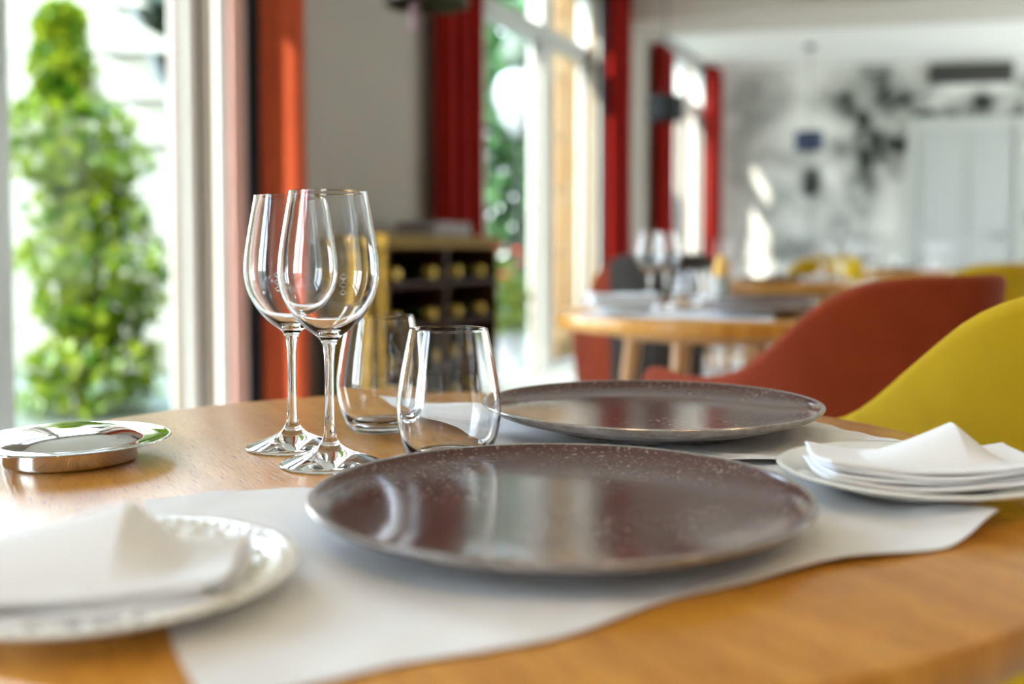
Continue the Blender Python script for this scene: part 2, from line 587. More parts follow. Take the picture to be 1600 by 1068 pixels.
def window(idx, a, b, fw=0.085, mid=None, mw=0.05, fr_=None):
    fr_ = fr_ or fw
    root = thing('window_%d' % idx, None, None, kind='structure')
    fr = MB()
    for s0, ww in ((a, fw), (b - fr_, fr_)):
        fr.box(s0, s0 + ww, -0.15, -0.05, 0.02, HEAD, M=W, bev=0.006)
    fr.box(a, b, -0.15, -0.05, 0.0, 0.07, M=W, bev=0.006)
    fr.box(a, b, -0.15, -0.05, HEAD - 0.08, HEAD, M=W, bev=0.006)
    fr.build('window_frame', M_frame, root)
    MB().box(a + fw, b - fr_, -0.16, -0.04, 2.36, 2.48, M=W, bev=0.008).build('transom', M_frame, root)
    mid = mid or (a + b) / 2 + 0.05
    MB().box(mid - mw, mid + mw, -0.155, -0.045, 0.07, HEAD - 0.08, M=W, bev=0.008).build('mullion', M_frame, root)
    sl = MB()
    for s0 in (a + fw, mid + mw, ):
        sl.box(s0, s0 + 0.018, -0.125, -0.075, 0.07, 2.36, M=W)
    for s0 in (mid - mw - 0.018, b - fr_ - 0.018):
        sl.box(s0, s0 + 0.018, -0.125, -0.075, 0.07, 2.36, M=W)
    sl.build('glazing_seal', M_seal, root, smooth=False)
    for s0, s1 in ((a + fw, mid - mw), (mid + mw, b - fr_)):
        for z0, z1 in ((0.07, 2.36), (2.48, HEAD - 0.08)):
            MB().box(s0, s1, -0.103, -0.097, z0, z1, M=W).build('glass_pane', M_pane, root, smooth=False)
    # inner casing around the opening
    cs = MB()
    cs.box(a - 0.07, a - 0.001, 0.002, 0.03, 0, HEAD + 0.07, M=W, bev=0.004)
    cs.box(b + 0.001, b + 0.045, 0.002, 0.03, 0, HEAD + 0.07, M=W, bev=0.004)
    cs.box(a - 0.07, b + 0.07, 0.002, 0.03, HEAD + 0.001, HEAD + 0.07, M=W, bev=0.004)
    cs.build('window_casing', M_frame, root)
    # rebate edge seen between frame and casing
    MB().box(b - 0.012, b - 0.001, -0.048, 0.0, 0, HEAD, M=W).build('window_reveal', M_seal, root, smooth=False)
    return root


for i, (a, b) in enumerate(OPEN):
    window(i + 1, a, b, *((0.17, 8.13, 0.10, 0.02) if i == 2 else ()))

# ceiling beam across the room and the lower ceiling beyond it
beam = [(0.60, 8.98), (3.22, 7.95), (7.5, 6.9), (9.3, 8.1), (4.27, 8.76), (1.28, 9.36)]
struct('trim_beam', MB().prism(beam, 2.80, CEIL - 0.001), M_beam)
lowc = [(1.05, 9.40), (4.27, 8.80), (9.0, 8.1), (8.9, 10.2), (BW_END.x, BW_END.y), (CORNER.x, CORNER.y)]
struct('trim_lowered_ceiling', MB().prism(lowc, 2.95, CEIL - 0.002), M_ceil)
# skirting along the window wall piers
mb = MB()
pairs = [(-3.4, -2.6), (0.16, 2.50), (4.50, 6.94), (9.02, 11.02)]
for a, b in pairs:
    mb.box(a + 0.08, b - 0.08, 0.001, 0.018, 0, 0.10, M=W)
struct('baseboard_left', mb, M_frame)

# ceiling downlights (real warm lamps)
def downlight(x, y, z, lab):
    t = thing('ceiling_spotlight', lab, 'ceiling light', (x, y, z), group='warm ceiling spotlights')
    MB().lathe([(0.036, -0.012), (0.045, -0.012), (0.05, 0.0), (0.036, 0.0)], 24, close=True).build('rim', M_frame, t)
    MB().lathe([(0, -0.004), (0.034, -0.004), (0.034, 0.0), (0, 0.0)], 24).build('bulb', M_lamp, t)


for x, y in ((-0.6, -1.0), (0.9, -1.2), (2.4, -0.6), (0.2, -3.0), (2.2, -3.0), (3.6, 1.6), (3.6, 4.2)):
    downlight(x, y, CEIL - 0.001, 'small round warm ceiling spotlight')

# ------------------------------------------------------------------ far wall: mural, door, vent
def B(u, o, z):                                  # along the far wall from the corner, o into the room
    return CORNER + BW_DIR * u + BW_N * o + Vector((0, 0, z))


NU, NZ = 300, 150
U0, U1, Z0, Z1 = 0.02, 5.2, 0.15, 2.94
uu, zz = np.meshgrid(np.linspace(0, 1, NU), np.linspace(0, 1, NZ))


def vnoise(sx, sz, seed):
    r = np.random.RandomState(seed)
    g = r.rand(sz + 2, sx + 2)
    x, y = uu * sx, zz * sz
    xi, yi = x.astype(int), y.astype(int)
    fx, fy = x - xi, y - yi
    fx, fy = fx * fx * (3 - 2 * fx), fy * fy * (3 - 2 * fy)
    return (g[yi, xi] * (1 - fx) + g[yi, xi + 1] * fx) * (1 - fy) + (g[yi + 1, xi] * (1 - fx) + g[yi + 1, xi + 1] * fx) * fy


U = U0 + uu * (U1 - U0)
Z = Z0 + zz * (Z1 - Z0)
n1 = 0.5 * vnoise(26, 14, 1) + 0.3 * vnoise(60, 32, 2) + 0.2 * vnoise(120, 60, 3)
ink = np.zeros_like(U)


def blob(u, z, ru, rz, k):
    global ink
    ink = np.maximum(ink, k * np.exp(-(((U - u) / ru) ** 2 + ((Z - z) / rz) ** 2) ** 1.5))


def px2wall(px, py):                             # a point of the photo's mural on the far wall
    d_ = Vector(((px - 800) / FPX, 1, -(py - HZ) / FPX))
    base = Vector((0, 0, CAMH))
    t = (CORNER - base).dot(BW_N) / d_.dot(BW_N)
    p = base + d_ * t
    return (p - CORNER).dot(BW_DIR), p.z


for px, py, rx, ry, k in (
        (1365, 155, 62, 40, .85), (1330, 165, 30, 30, .7), (1400, 170, 40, 30, .6), (1350, 205, 18, 30, .8),
        (1360, 235, 26, 40, .75), (1395, 225, 30, 16, .75), (1350, 275, 30, 45, .6), (1385, 260, 20, 25, .5),
        (1345, 310, 34, 40, .45), (1265, 285, 14, 22, .85), (1250, 245, 50, 20, .35), (1310, 235, 30, 18, .5),
        (1180, 160, 45, 60, .42), (1165, 220, 28, 60, .38), (1205, 230, 40, 30, .3), (1160, 300, 26, 60, .35),
        (1520, 165, 40, 16, .8), (1480, 178, 60, 8, .8), (1550, 180, 60, 8, .75), (1230, 330, 60, 40, .35),
        (1300, 370, 50, 40, .5), (1340, 385, 40, 26, .65), (1200, 375, 60, 30, .45), (1275, 330, 26, 40, .4),
        (1595, 180, 22, 70, .6), (1600, 360, 20, 60, .95), (1600, 250, 16, 60, .5), (1250, 390, 60, 30, .5)):
    u_, z_ = px2wall(px, py)
    z2 = 12.4
    sc_ = (CORNER.y - 0.2 * u_) / FPX
    blob(u_, z_, rx * sc_ * 1.3, ry * sc_ * 1.3, k * 1.15)
tex = np.clip((n1 - 0.36) * 4.2, 0, 1)
ink = np.clip(ink * 1.25, 0, 1) * (0.6 + 0.4 * tex) + 0.12 * np.clip((n1 - .5) * 4, 0, 1)
# thin trunks
for u_c, z_a, z_b, wd in ((px2wall(1352, 200)[0], 0.5, 2.1, 0.035), (px2wall(1266, 300)[0], 0.5, 1.7, 0.02), (px2wall(1170, 300)[0], 0.5, 2.2, 0.02)):
    ink = np.maximum(ink, 0.7 * np.exp(-((U - u_c - 0.05 * np.sin(Z * 5)) / wd) ** 2) * (Z > z_a) * (Z < z_b))
base_c = np.array([0.80, 0.79, 0.72])
ink_c = np.array([0.045, 0.05, 0.042])
colr = base_c * (1 - ink[..., None]) + ink_c * ink[..., None]
verts = [B(U[j, i], 0.006, Z[j, i]) for j in range(NZ) for i in range(NU)]
faces = [(j * NU + i, j * NU + i + 1, (j + 1) * NU + i + 1, (j + 1) * NU + i) for j in range(NZ - 1) for i in range(NU - 1)]
me = bpy.data.meshes.new('wall_mural')
me.from_pydata(verts, [], faces)
ca = me.color_attributes.new('ink', 'FLOAT_COLOR', 'POINT')
ca.data.foreach_set('color', np.concatenate([colr.reshape(-1, 3), np.ones((NU * NZ, 1))], 1).ravel().astype(np.float32))
M_mural = mat('printed_mural', (0.8, 0.8, 0.8), 0.8)
at_ = M_mural.node_tree.nodes.new('ShaderNodeAttribute')
at_.attribute_name = 'ink'
M_mural.node_tree.links.new(at_.outputs['Color'], M_mural.node_tree.nodes['Principled BSDF'].inputs['Base Color'])
me.materials.append(M_mural)
mural = bpy.data.objects.new('wall_mural', me)
COL.objects.link(mural)
tag(mural, 'black and white wallpaper mural of trees covering the far wall', 'mural')

u0, zt = px2wall(1425, 195)
u1, _ = px2wall(1583, 195)
door = thing('door_1', None, None, kind='structure')
MB().box(u0, u1, 0.012, 0.05, 0, zt - 0.05, M=B).build('door_panel', M_door, door)
um = (u0 + u1) / 2
mm = MB()
for a, b in ((u0 + 0.06, um - 0.05), (um + 0.05, u1 - 0.06)):
    for z0, z1 in ((0.15, 0.95), (1.1, zt - 0.18)):
        mm.box(a, b, 0.05, 0.062, z0, z1, M=B, bev=0.005)
mm.build('door_moulding', M_door, door)
fr = MB()
fr.box(u0 - 0.08, u0, 0.012, 0.08, 0, zt + 0.05, M=B, bev=0.005)
fr.box(u1, u1 + 0.08, 0.012, 0.08, 0, zt + 0.05, M=B, bev=0.005)
fr.box(u0, u1, 0.012, 0.08, zt - 0.05, zt + 0.05, M=B, bev=0.005)
fr.build('door_frame', M_frame, door)
MB().tube([B(u1 - 0.12, 0.05, 1.05), B(u1 - 0.12, 0.10, 1.05), B(u1 - 0.24, 0.10, 1.05)], 0.011, 8).build('door_handle', M_vent, door)

ua, za = px2wall(1445, 104)
ub, zb = px2wall(1576, 131)
vent = thing('air_vent', 'long dark grey slatted air vent high above the white door', 'air vent')
MB().box(ua, ub, 0.01, 0.06, zb, za, M=B, bev=0.006).build('casing', M_vent, vent)
for k in range(6):
    z_ = zb + (za - zb) * (k + 0.5) / 6
    MB().box(ua + 0.02, ub - 0.02, 0.058, 0.075, z_ - 0.004, z_ + 0.006, M=B).build('slat', M_black, vent, smooth=False)


# ------------------------------------------------------------------ curtains
def curtain(s0, s1, folds, amp, label, m, o0=0.12, lining=None, edge=None, ztop=None, ph0=0.0, lo=None):
    lo = lo if lo is not None else o0
    ztop = ztop or HEAD + 0.12
    root = thing('curtain', label, 'curtain', W((s0 + s1) / 2, o0, 0), group='curtains beside the tall windows')
    inv = root.matrix_basis.inverted() if False else None
    base = W((s0 + s1) / 2, o0, 0)

    def sheet(a, b, nf, am, oc, mtl, name, phase=0.0):
        n = max(10, int(nf * 14))
        P = []
        for i in range(n + 1):
            t = i / n
            ph = 2 * PI * nf * t + phase
            P.append((a + (b - a) * t + 0.012 * math.sin(2 * ph), oc + am * math.cos(ph)))
        zs = [0.015 + (ztop - 0.015) * q / 8 for q in range(9)]
        vs, fs = [], []
        for sgn in (0.5, -0.5):
            for q, z in enumerate(zs):
                k = 1 + 0.10 * (1 - q / 8) * math.sin(q)
                for (s_, o_) in P:
                    p = W(s_, oc + (o_ - oc) * k, z) - base
                    vs.append(p + N * (0.003 * sgn * 2))
        m_ = n + 1
        off = m_ * len(zs)
        for q in range(len(zs) - 1):
            for i in range(n):
                a0 = q * m_ + i
                fs.append((a0, a0 + 1, a0 + 1 + m_, a0 + m_))
                fs.append((off + a0 + m_, off + a0 + 1 + m_, off + a0 + 1, off + a0))
        for q in range(len(zs) - 1):
            for i in (0, n):
                a0 = q * m_ + i
                fs.append((a0, a0 + m_, off + a0 + m_, off + a0))
        for q in (0, len(zs) - 1):
            for i in range(n):
                a0 = q * m_ + i
                fs.append((a0, off + a0, off + a0 + 1, a0 + 1))
        MB().add(vs, fs).build(name, mtl, root, angle=60)

    sheet(s0, s1, folds, amp, o0, m, 'fabric', ph0)
    if lining:
        a, b = lining
        sheet(a, b, 1.0, amp * 0.25, lo + 0.005, M_lining, 'lining', 0.6)
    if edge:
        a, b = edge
        sheet(a, b, 0.6, amp * 0.2, lo - 0.015, M_sunlit_edge, 'turned_edge', 2.0)
    return root


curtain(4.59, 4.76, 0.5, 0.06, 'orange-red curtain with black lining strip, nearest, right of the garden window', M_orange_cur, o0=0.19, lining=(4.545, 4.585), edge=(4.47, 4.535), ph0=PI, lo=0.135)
curtain(6.20, 6.84, 3.5, 0.035, 'dark red curtain behind the wine cabinet', M_curtain, o0=0.06)
curtain(9.06, 9.58, 2.2, 0.055, 'bright red curtain with black edge, behind the left edge of the next table', M_curtain, o0=0.07, lining=(8.93, 9.05))
curtain(10.45, 10.98, 3.2, 0.045, 'dark red curtain partly behind the hanging black drum lamp', M_curtain, o0=0.07, ztop=2.78)
curtain(12.5, 12.95, 2.2, 0.05, 'red curtain in the far corner beside the mural', M_curtain, o0=0.08, ztop=2.9)


# ------------------------------------------------------------------ garden outside
g = MB().box(-14, 14, -30, -0.22, -0.14, -0.03, M=lambda s, o, z: W(s * 2 + 6, o, z))
o_ = g.build('garden_paving', M_paving, smooth=False)
o_['kind'] = 'structure'

# stone garden wall with a swooping top, laid in courses of separate stones
GW_Y = 7.9
prof_px = [(-260, -260), (150, -120), (198, 0), (225, 70), (262, 165), (290, 250), (312, 300), (345, 350), (420, 372), (560, 380)]


def swoop(x):
    pts = [((p[0] - 800) / FPX * GW_Y, CAMH + (HZ - p[1]) / FPX * GW_Y) for p in prof_px]
    for (xa, za_), (xb, zb_) in zip(pts[:-1], pts[1:]):
        if xa <= x <= xb:
            return za_ + (zb_ - za_) * (x - xa) / (xb - xa)
    return pts[0][1] if x < pts[0][0] else pts[-1][1]


gw = thing('garden_wall', 'sunlit pale stone garden wall with a swooping top outside the near window', 'wall', (0, GW_Y, 0))
x_lo, x_hi = -4.9, -1.75
core = [(x_lo, 0)]
mbw = MB()
npt = 24
vs, fs = [], []
for i in range(npt + 1):
    x = x_lo + (x_hi - x_lo) * i / npt
    t = swoop(x) - 0.02
    vs += [(x, 0.03, -0.02), (x, 0.03, t), (x, 0.28, t), (x, 0.28, -0.02)]
for i in range(npt):
    a = i * 4
    for q in range(4):
        fs.append((a + q, a + (q + 1) % 4, a + 4 + (q + 1) % 4, a + 4 + q))
fs += [(0, 1, 2, 3), (npt * 4 + 3, npt * 4 + 2, npt * 4 + 1, npt * 4)]
mbw.add(vs, fs).build('mortar_core', M_mortar, gw, smooth=False)
rowh = 0.34
r_ = 0
z_ = 0.0
while z_ < 4.0:
    x = x_lo + (0 if r_ % 2 else -0.27)
    while x < x_hi:
        wd = 0.5 + random.uniform(-0.10, 0.14)
        a, b = max(x, x_lo) + 0.006, min(x + wd, x_hi) - 0.006
        ta, tb = min(z_ + rowh - 0.012, swoop(a)), min(z_ + rowh - 0.012, swoop(b))
        if b - a > 0.05 and max(ta, tb) > z_ + 0.03:
            ta, tb = max(ta, z_ + 0.01), max(tb, z_ + 0.01)
            f_ = -0.02 + random.uniform(-0.012, 0.012)
            MB().add([(a, f_, z_), (b, f_, z_), (b, 0.03, z_), (a, 0.03, z_), (a, f_, ta), (b, f_, tb), (b, 0.03, tb), (a, 0.03, ta)],
                     [(3, 2, 1, 0), (4, 5, 6, 7), (0, 1, 5, 4), (1, 2, 6, 5), (2, 3, 7, 6), (3, 0, 4, 7)]).build('stone', M_stone, gw, smooth=False)
        x += wd
    z_ += rowh
    r_ += 1


def foliage(name, n, sampler, size, m, parent):
    vs, fs = [], []
    for i in range(n):
        p = Vector(sampler())
        s_ = size * random.uniform(0.6, 1.3)
        q = Matrix.Rotation(random.uniform(0, 2 * PI), 3, 'Z') @ Matrix.Rotation(random.uniform(-1.2, 0.9), 3, 'X')
        b = len(vs)
        for c in ((0, -0.5, 0), (0.32, -0.05, 0.06), (0, 0.55, -0.03), (-0.32, -0.05, 0.06)):
            vs.append(p + q @ (Vector(c) * s_))
        fs += [(b, b + 1, b + 2), (b, b + 2, b + 3)]
    me = bpy.data.meshes.new(name)
    me.from_pydata([tuple(v) for v in vs], [], fs)
    me.materials.append(m)
    o = bpy.data.objects.new(name, me)
    COL.objects.link(o)
    o.parent = parent
    o['kind'] = 'stuff'
    return o


# tall lime green shrub right outside the near window
shrub = thing('garden_shrub', 'tall lime-green leafy shrub outside the near window', 'shrub', (-2.46, 6.0, -0.03))


def shrub_pt():
    while True:
        z = random.uniform(0.04, 2.34)
        t = z / 2.34
        r = 0.44 * (1 - max(0, t - 0.62) / 0.38 * 0.80) * (0.85 + 0.16 * math.sin(z * 9) + 0.1 * math.sin(z * 23)) * (0.85 + 0.15 * min(1, t * 5))
        a, q = random.uniform(0, 2 * PI), math.sqrt(random.random())
        cx = 0.10 * math.sin(z * 2.2)
        return (cx + r * q * math.cos(a), r * q * math.sin(a), z)


foliage('leaves', 5200, shrub_pt, 0.095, M_leaf, shrub)
for k in range(5):
    a = k * 1.26
    MB().tube([(0.03 * math.cos(a), 0.03 * math.sin(a), 0), (0.10 * math.cos(a), 0.10 * math.sin(a), 0.9), (0.14 * math.cos(a + .4), 0.14 * math.sin(a + .4), 1.7), (0.05 * math.cos(a), 0.05, 2.15)],
              [0.018, 0.014, 0.008, 0.003], 6).build('stem', M_bark, shrub)


def tree(x, y, h, r, m, label, n=3500, size=0.2, trunk=0.9, group='trees in the garden'):
    t = thing('garden_tree', label, 'tree', (x, y, -0.03), group=group)
    MB().tube([(0, 0, 0), (0.05, 0, h * 0.4), (0, 0.05, h * 0.8)], [0.14, 0.10, 0.04], 8).build('trunk', M_bark, t)

    def pt():
        a, b, q = random.uniform(0, 2 * PI), random.uniform(-1, 1), random.random() ** 0.4
        c = math.sqrt(1 - b * b)
        zc = trunk + (h - trunk) / 2
        return (r * q * c * math.cos(a), r * q * c * math.sin(a), zc + (h - trunk) / 2 * q * b)
    foliage('leaves', n, pt, size, m, t)
    return t


tree(-6.6, 12.6, 5.4, 1.45, M_leaf_g, 'grey-green tree rising behind the swooping garden wall', n=9000, size=0.26)
tree(-3.6, 12.4, 5.2, 1.45, M_leaf_g, 'pale grey-green tree right of the swooping wall top', n=9000, size=0.26)
tree(-2.3, 15.6, 5.0, 1.35, M_leaf_d, 'dark green tree between the garden wall and the wing', n=3500, trunk=0.3)
tree(0.1, 13.2, 5.0, 1.15, M_leaf_d, 'dark green tree behind the white globe lamp', n=8000, trunk=0.1)
tree(1.6, 16.2, 5.2, 1.6, M_leaf_g, 'pale green tree beyond the farthest window', n=3500, trunk=0.2)

# stone piers outside the window heads (sunlit sandstone), block by block
def pier(s0, s1, olen, label):
    t = thing('stone_pier', label, 'pier', group='outside stone piers')
    zc = 0.0
    k = 0
    while zc < 3.6:
        hh = 0.46 + 0.04 * ((k * 7) % 3 - 1)
        off = 0.10 if k % 2 else 0.0
        cuts = [-0.228, -0.225 - olen * (0.55 + off), -0.225 - olen]
        for c0, c1 in zip(cuts[:-1], cuts[1:]):
            MB().box(s0 - random.uniform(0, 0.008), s1, c1 + 0.004, c0 - 0.004, zc + 0.004, zc + hh - 0.006, M=W, bev=0.006).build('stone', M_stone_w, t, smooth=False)
        zc += hh
        k += 1
    MB().box(s0 + 0.02, s1 - 0.01, -0.225 - olen + 0.02, -0.23, 0, zc - 0.01, M=W).build('mortar_core', M_mortar, t, smooth=False)


rv = MB()
for o0_, o1_ in ((-0.222, -0.156), (-0.044, -0.001)):
    rv.box(8.992, 9.0195, o0_, o1_, 0.0, HEAD - 0.001, M=W)
struct('trim_stone_reveal', rv, M_stone_w)
pier(8.985, 9.5, 0.30, 'warm yellow sandstone pier outside the second window')
pier(12.82, 13.3, 0.45, 'warm sandstone pier outside the farthest window')

# globe lamp on a post, seen through the second window
lp = thing('garden_lamp', 'large white globe lamp on a post outside the second window', 'lamp', (0.06, 9.4, -0.03))
MB().tube([(0, 0, 0), (0, 0, 1.95)], [0.03, 0.022], 12).build('post', M_black, lp)
MB().lathe([(0, 1.92), (0.06, 1.95), (0.15, 2.08), (0.21, 2.24), (0.22, 2.36), (0.17, 2.47), (0.07, 2.53), (0, 2.54)], 32).build('globe', M_opal, lp)
MB().lathe([(0.05, 2.53), (0.14, 2.60), (0.16, 2.72), (0.10, 2.86), (0.03, 2.92), (0, 2.93)], 24).build('cap', mat('pale_green_cap', (0.06, 0.085, 0.055), 0.6), lp)

# flower pots on the terrace outside the second window
def flower_pot(x, y, label, pm, n=60):
    t = thing('flower_pot', label, 'potted plant', (x, y, -0.03))
    MB().lathe([(0, 0), (0.13, 0), (0.19, 0.36), (0.20, 0.38), (0.18, 0.38), (0.17, 0.34), (0, 0.33)], 32).build('pot', M_terra, t)

    def pt():
        a, q = random.uniform(0, 2 * PI), math.sqrt(random.random())
        return (0.26 * q * math.cos(a), 0.26 * q * math.sin(a), 0.35 + random.random() * 0.55 * (1.1 - q * 0.5))
    foliage('leaves', 700, pt, 0.08, M_leaf, t)
    for k in range(n // 4):
        a, q = random.uniform(0, 2 * PI), random.uniform(0.3, 1)
        c = Vector((0.25 * q * math.cos(a), 0.25 * q * math.sin(a), random.uniform(0.62, 0.98)))
        mbp = MB()
        for j in range(5):
            b = 2 * PI * j / 5
            mbp.lathe([(0, -0.012), (0.016, -0.004), (0.018, 0.006), (0, 0.012)], 6, c=(c.x + 0.018 * math.cos(b), c.y + 0.018 * math.sin(b), c.z))
        mbp.build('blossom', pm, t)


flower_pot(-0.10, 7.55, 'white pot of red geraniums on the terrace outside', M_petal)
flower_pot(-0.35, 8.2, 'white pot of pink flowers farther out on the terrace', M_petal2)


# ------------------------------------------------------------------ wine cabinet
cab = thing('wine_cabinet', 'low dark wooden wine cabinet holding lying bottles, by the window pier', 'cabinet', W(5.095, 0.125, 0), WROT)
# local frame: x along the wall, y = outwards (left of D), so the room side is -y
CW, CD, CH = 1.17, 0.29, 0.985
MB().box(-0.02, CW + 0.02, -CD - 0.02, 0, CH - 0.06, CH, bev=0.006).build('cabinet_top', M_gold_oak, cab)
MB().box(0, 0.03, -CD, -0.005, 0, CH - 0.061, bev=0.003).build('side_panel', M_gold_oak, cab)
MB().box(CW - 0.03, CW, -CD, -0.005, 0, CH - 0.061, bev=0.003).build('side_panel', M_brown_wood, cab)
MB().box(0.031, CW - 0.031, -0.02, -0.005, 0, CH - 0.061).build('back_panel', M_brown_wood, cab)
rows = [0.08, 0.265, 0.45, 0.635, 0.82]
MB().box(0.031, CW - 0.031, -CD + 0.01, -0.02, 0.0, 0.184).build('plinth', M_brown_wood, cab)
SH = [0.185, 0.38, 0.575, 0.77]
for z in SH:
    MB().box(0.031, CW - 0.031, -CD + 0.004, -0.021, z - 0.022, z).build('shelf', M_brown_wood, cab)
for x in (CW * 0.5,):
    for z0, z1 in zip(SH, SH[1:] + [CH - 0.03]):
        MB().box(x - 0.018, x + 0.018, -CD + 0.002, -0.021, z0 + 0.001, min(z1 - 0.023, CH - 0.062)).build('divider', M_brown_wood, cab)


def bottle_proto():
    b = thing('wine_bottle', 'dark wine bottle lying in the cabinet with its gold-foiled end out', 'bottle', group='wine bottles lying in the cabinet')
    # lies along local y, neck to -y
    body = MB().lathe([(0, 0), (0.034, 0.0), (0.038, 0.006), (0.038, 0.17), (0.030, 0.20), (0.016, 0.225), (0.0145, 0.228), (0, 0.228)], 20)
    cap = MB().lathe([(0.0145, 0.206), (0.024, 0.210), (0.024, 0.252), (0.021, 0.258), (0, 0.258)], 20)
    R = Matrix.Rotation(PI / 2, 4, 'X')
    for m_ in (body, cap):
        m_.v = [tuple(R @ Vector(p)) for p in m_.v]
    body.build('bottle_body', M_bottle, b)
    cap.build('foil_cap', M_foil, b)
    return b


bp = bottle_proto()
first = True
Rw = Matrix.Rotation(WROT, 3, 'Z')
names_r = ['top shelf', 'second shelf', 'third shelf', 'lowest shelf']
for ri, z in enumerate(reversed(SH)):
    for ci, x in enumerate((0.15, 0.43, 0.72, 1.02)):
        p = cab.location + Rw @ Vector((x + 0.03 * ((ri * 3 + ci * 5) % 3 - 1), -0.03, z + 0.040))
        lab = 'gold-capped bottle on the %s of the wine cabinet, %s' % (names_r[ri], ['leftmost', 'second from left', 'third from left', 'rightmost'][ci])
        if first:
            bp.location = p
            bp.rotation_euler = (0, 0, WROT)
            bp['label'] = lab
            first = False
        else:
            dup(bp, p, lab, rz=WROT)

mn = thing('menu_stack', 'low grey-white stack of folded menus lying on the wine cabinet', 'menus', cab.location + Rw @ Vector((0.74, -0.14, CH)), WROT)
for k in range(3):
    MB().box(-0.20 + 0.004 * k, 0.20 - 0.006 * k, -0.11, 0.11, 0.022 * k + 0.0005, 0.022 * k + 0.0215, bev=0.003).build('menu', M_paper, mn)


# ------------------------------------------------------------------ pendant lamps
def pendant(px, z, bottom, rad, hgt, m, label, top=CEIL, ox=0.0):
    x = (px - 800) / FPX * z
    t = thing('pendant_lamp', label, 'pendant lamp', (x, z, 0))
    sh_ = MB().lathe([(rad * 0.97, bottom), (rad, bottom), (rad, bottom + hgt), (rad * 0.97, bottom + hgt)], 48, close=True).build('lamp_shade', m, t)
    MB().lathe([(0, bottom + hgt - 0.012), (rad * 0.965, bottom + hgt - 0.012), (rad * 0.965, bottom + hgt - 0.004), (0, bottom + hgt - 0.004)], 32).build('shade_disc', m, sh_)
    MB().tube([(0, 0, bottom + hgt - 0.01), (0, 0, top - 0.03)], 0.004, 8).build('cord', M_black, t)
    MB().lathe([(0, top - 0.035), (0.05, top - 0.035), (0.055, top - 0.001), (0, top - 0.001)], 24).build('ceiling_rose', M_black, t)
    MB().lathe([(0, bottom + 0.03), (0.03, bottom + 0.045), (0.035, bottom + 0.07), (0.015, bottom + 0.12), (0, bottom + 0.13)], 16).build('bulb', M_opal, t)
    return t


pl = pendant(668, 3.9, 1.815, 0.155, 0.19, M_shade, 'olive-black drum pendant lamp at the top edge, nearest')
MB().lathe([(0, 1.72), (0.012, 1.725), (0.016, 1.76), (0.016, 1.83), (0, 1.84)], 16, c=(-0.045, 0, 0)).build('pull_tassel', M_petal2, pl)
pendant(1038, 8.2, 1.91, 0.14, 0.19, M_shade2, 'black drum pendant lamp in front of the farther window')
pendant(1262, 10.6, 1.90, 0.14, 0.19, M_shade3, 'navy blue pendant lamp hanging before the mural', top=2.95)


# ================================================================== FURNITURE
def round_table(x, y, R, label, rz=0.0, mt=None, H=0.75, th=0.042):
    t = thing('dining_table', label, 'table', (x, y, 0), rz)
    mt = mt or M_oak
    MB().lathe([(0, H - th), (R - 0.012, H - th), (R - 0.004, H - th + 0.004), (R, H - th + 0.012), (R, H - 0.006), (R - 0.002, H - 0.002), (R - 0.006, H), (0, H)], 160).build('tabletop', mt, t)
    MB().lathe([(0, H - th - 0.025), (0.30, H - th - 0.025), (0.31, H - th - 0.001), (0, H - th - 0.001)], 32).build('mounting_plate', M_oak2, t)
    for k in range(4):
        a = PI / 4 + k * PI / 2
        c, s_ = math.cos(a), math.sin(a)
        pts = [(0.27 * c, 0.27 * s_, H - th - 0.001), (0.31 * c, 0.31 * s_, 0.4), (0.37 * c, 0.37 * s_, 0.0)]
        MB().tube(pts, [0.026, 0.022, 0.014], 12).build('leg', M_oak2, t)
    MB().tube([(-0.225, -0.225, 0.35), (0.225, 0.225, 0.35)], 0.014, 8).build('stretcher', M_oak2, t)
    MB().tube([(-0.225, 0.225, 0.35), (0.225, -0.225, 0.35)], 0.013, 8).build('stretcher', M_oak2, t)
    return t


TC = (-0.037, 0.833)
TR = 0.447
round_table(TC[0], TC[1], TR, 'round honey-oak dining table in the foreground, set for two', rz=0.5, th=0.03)


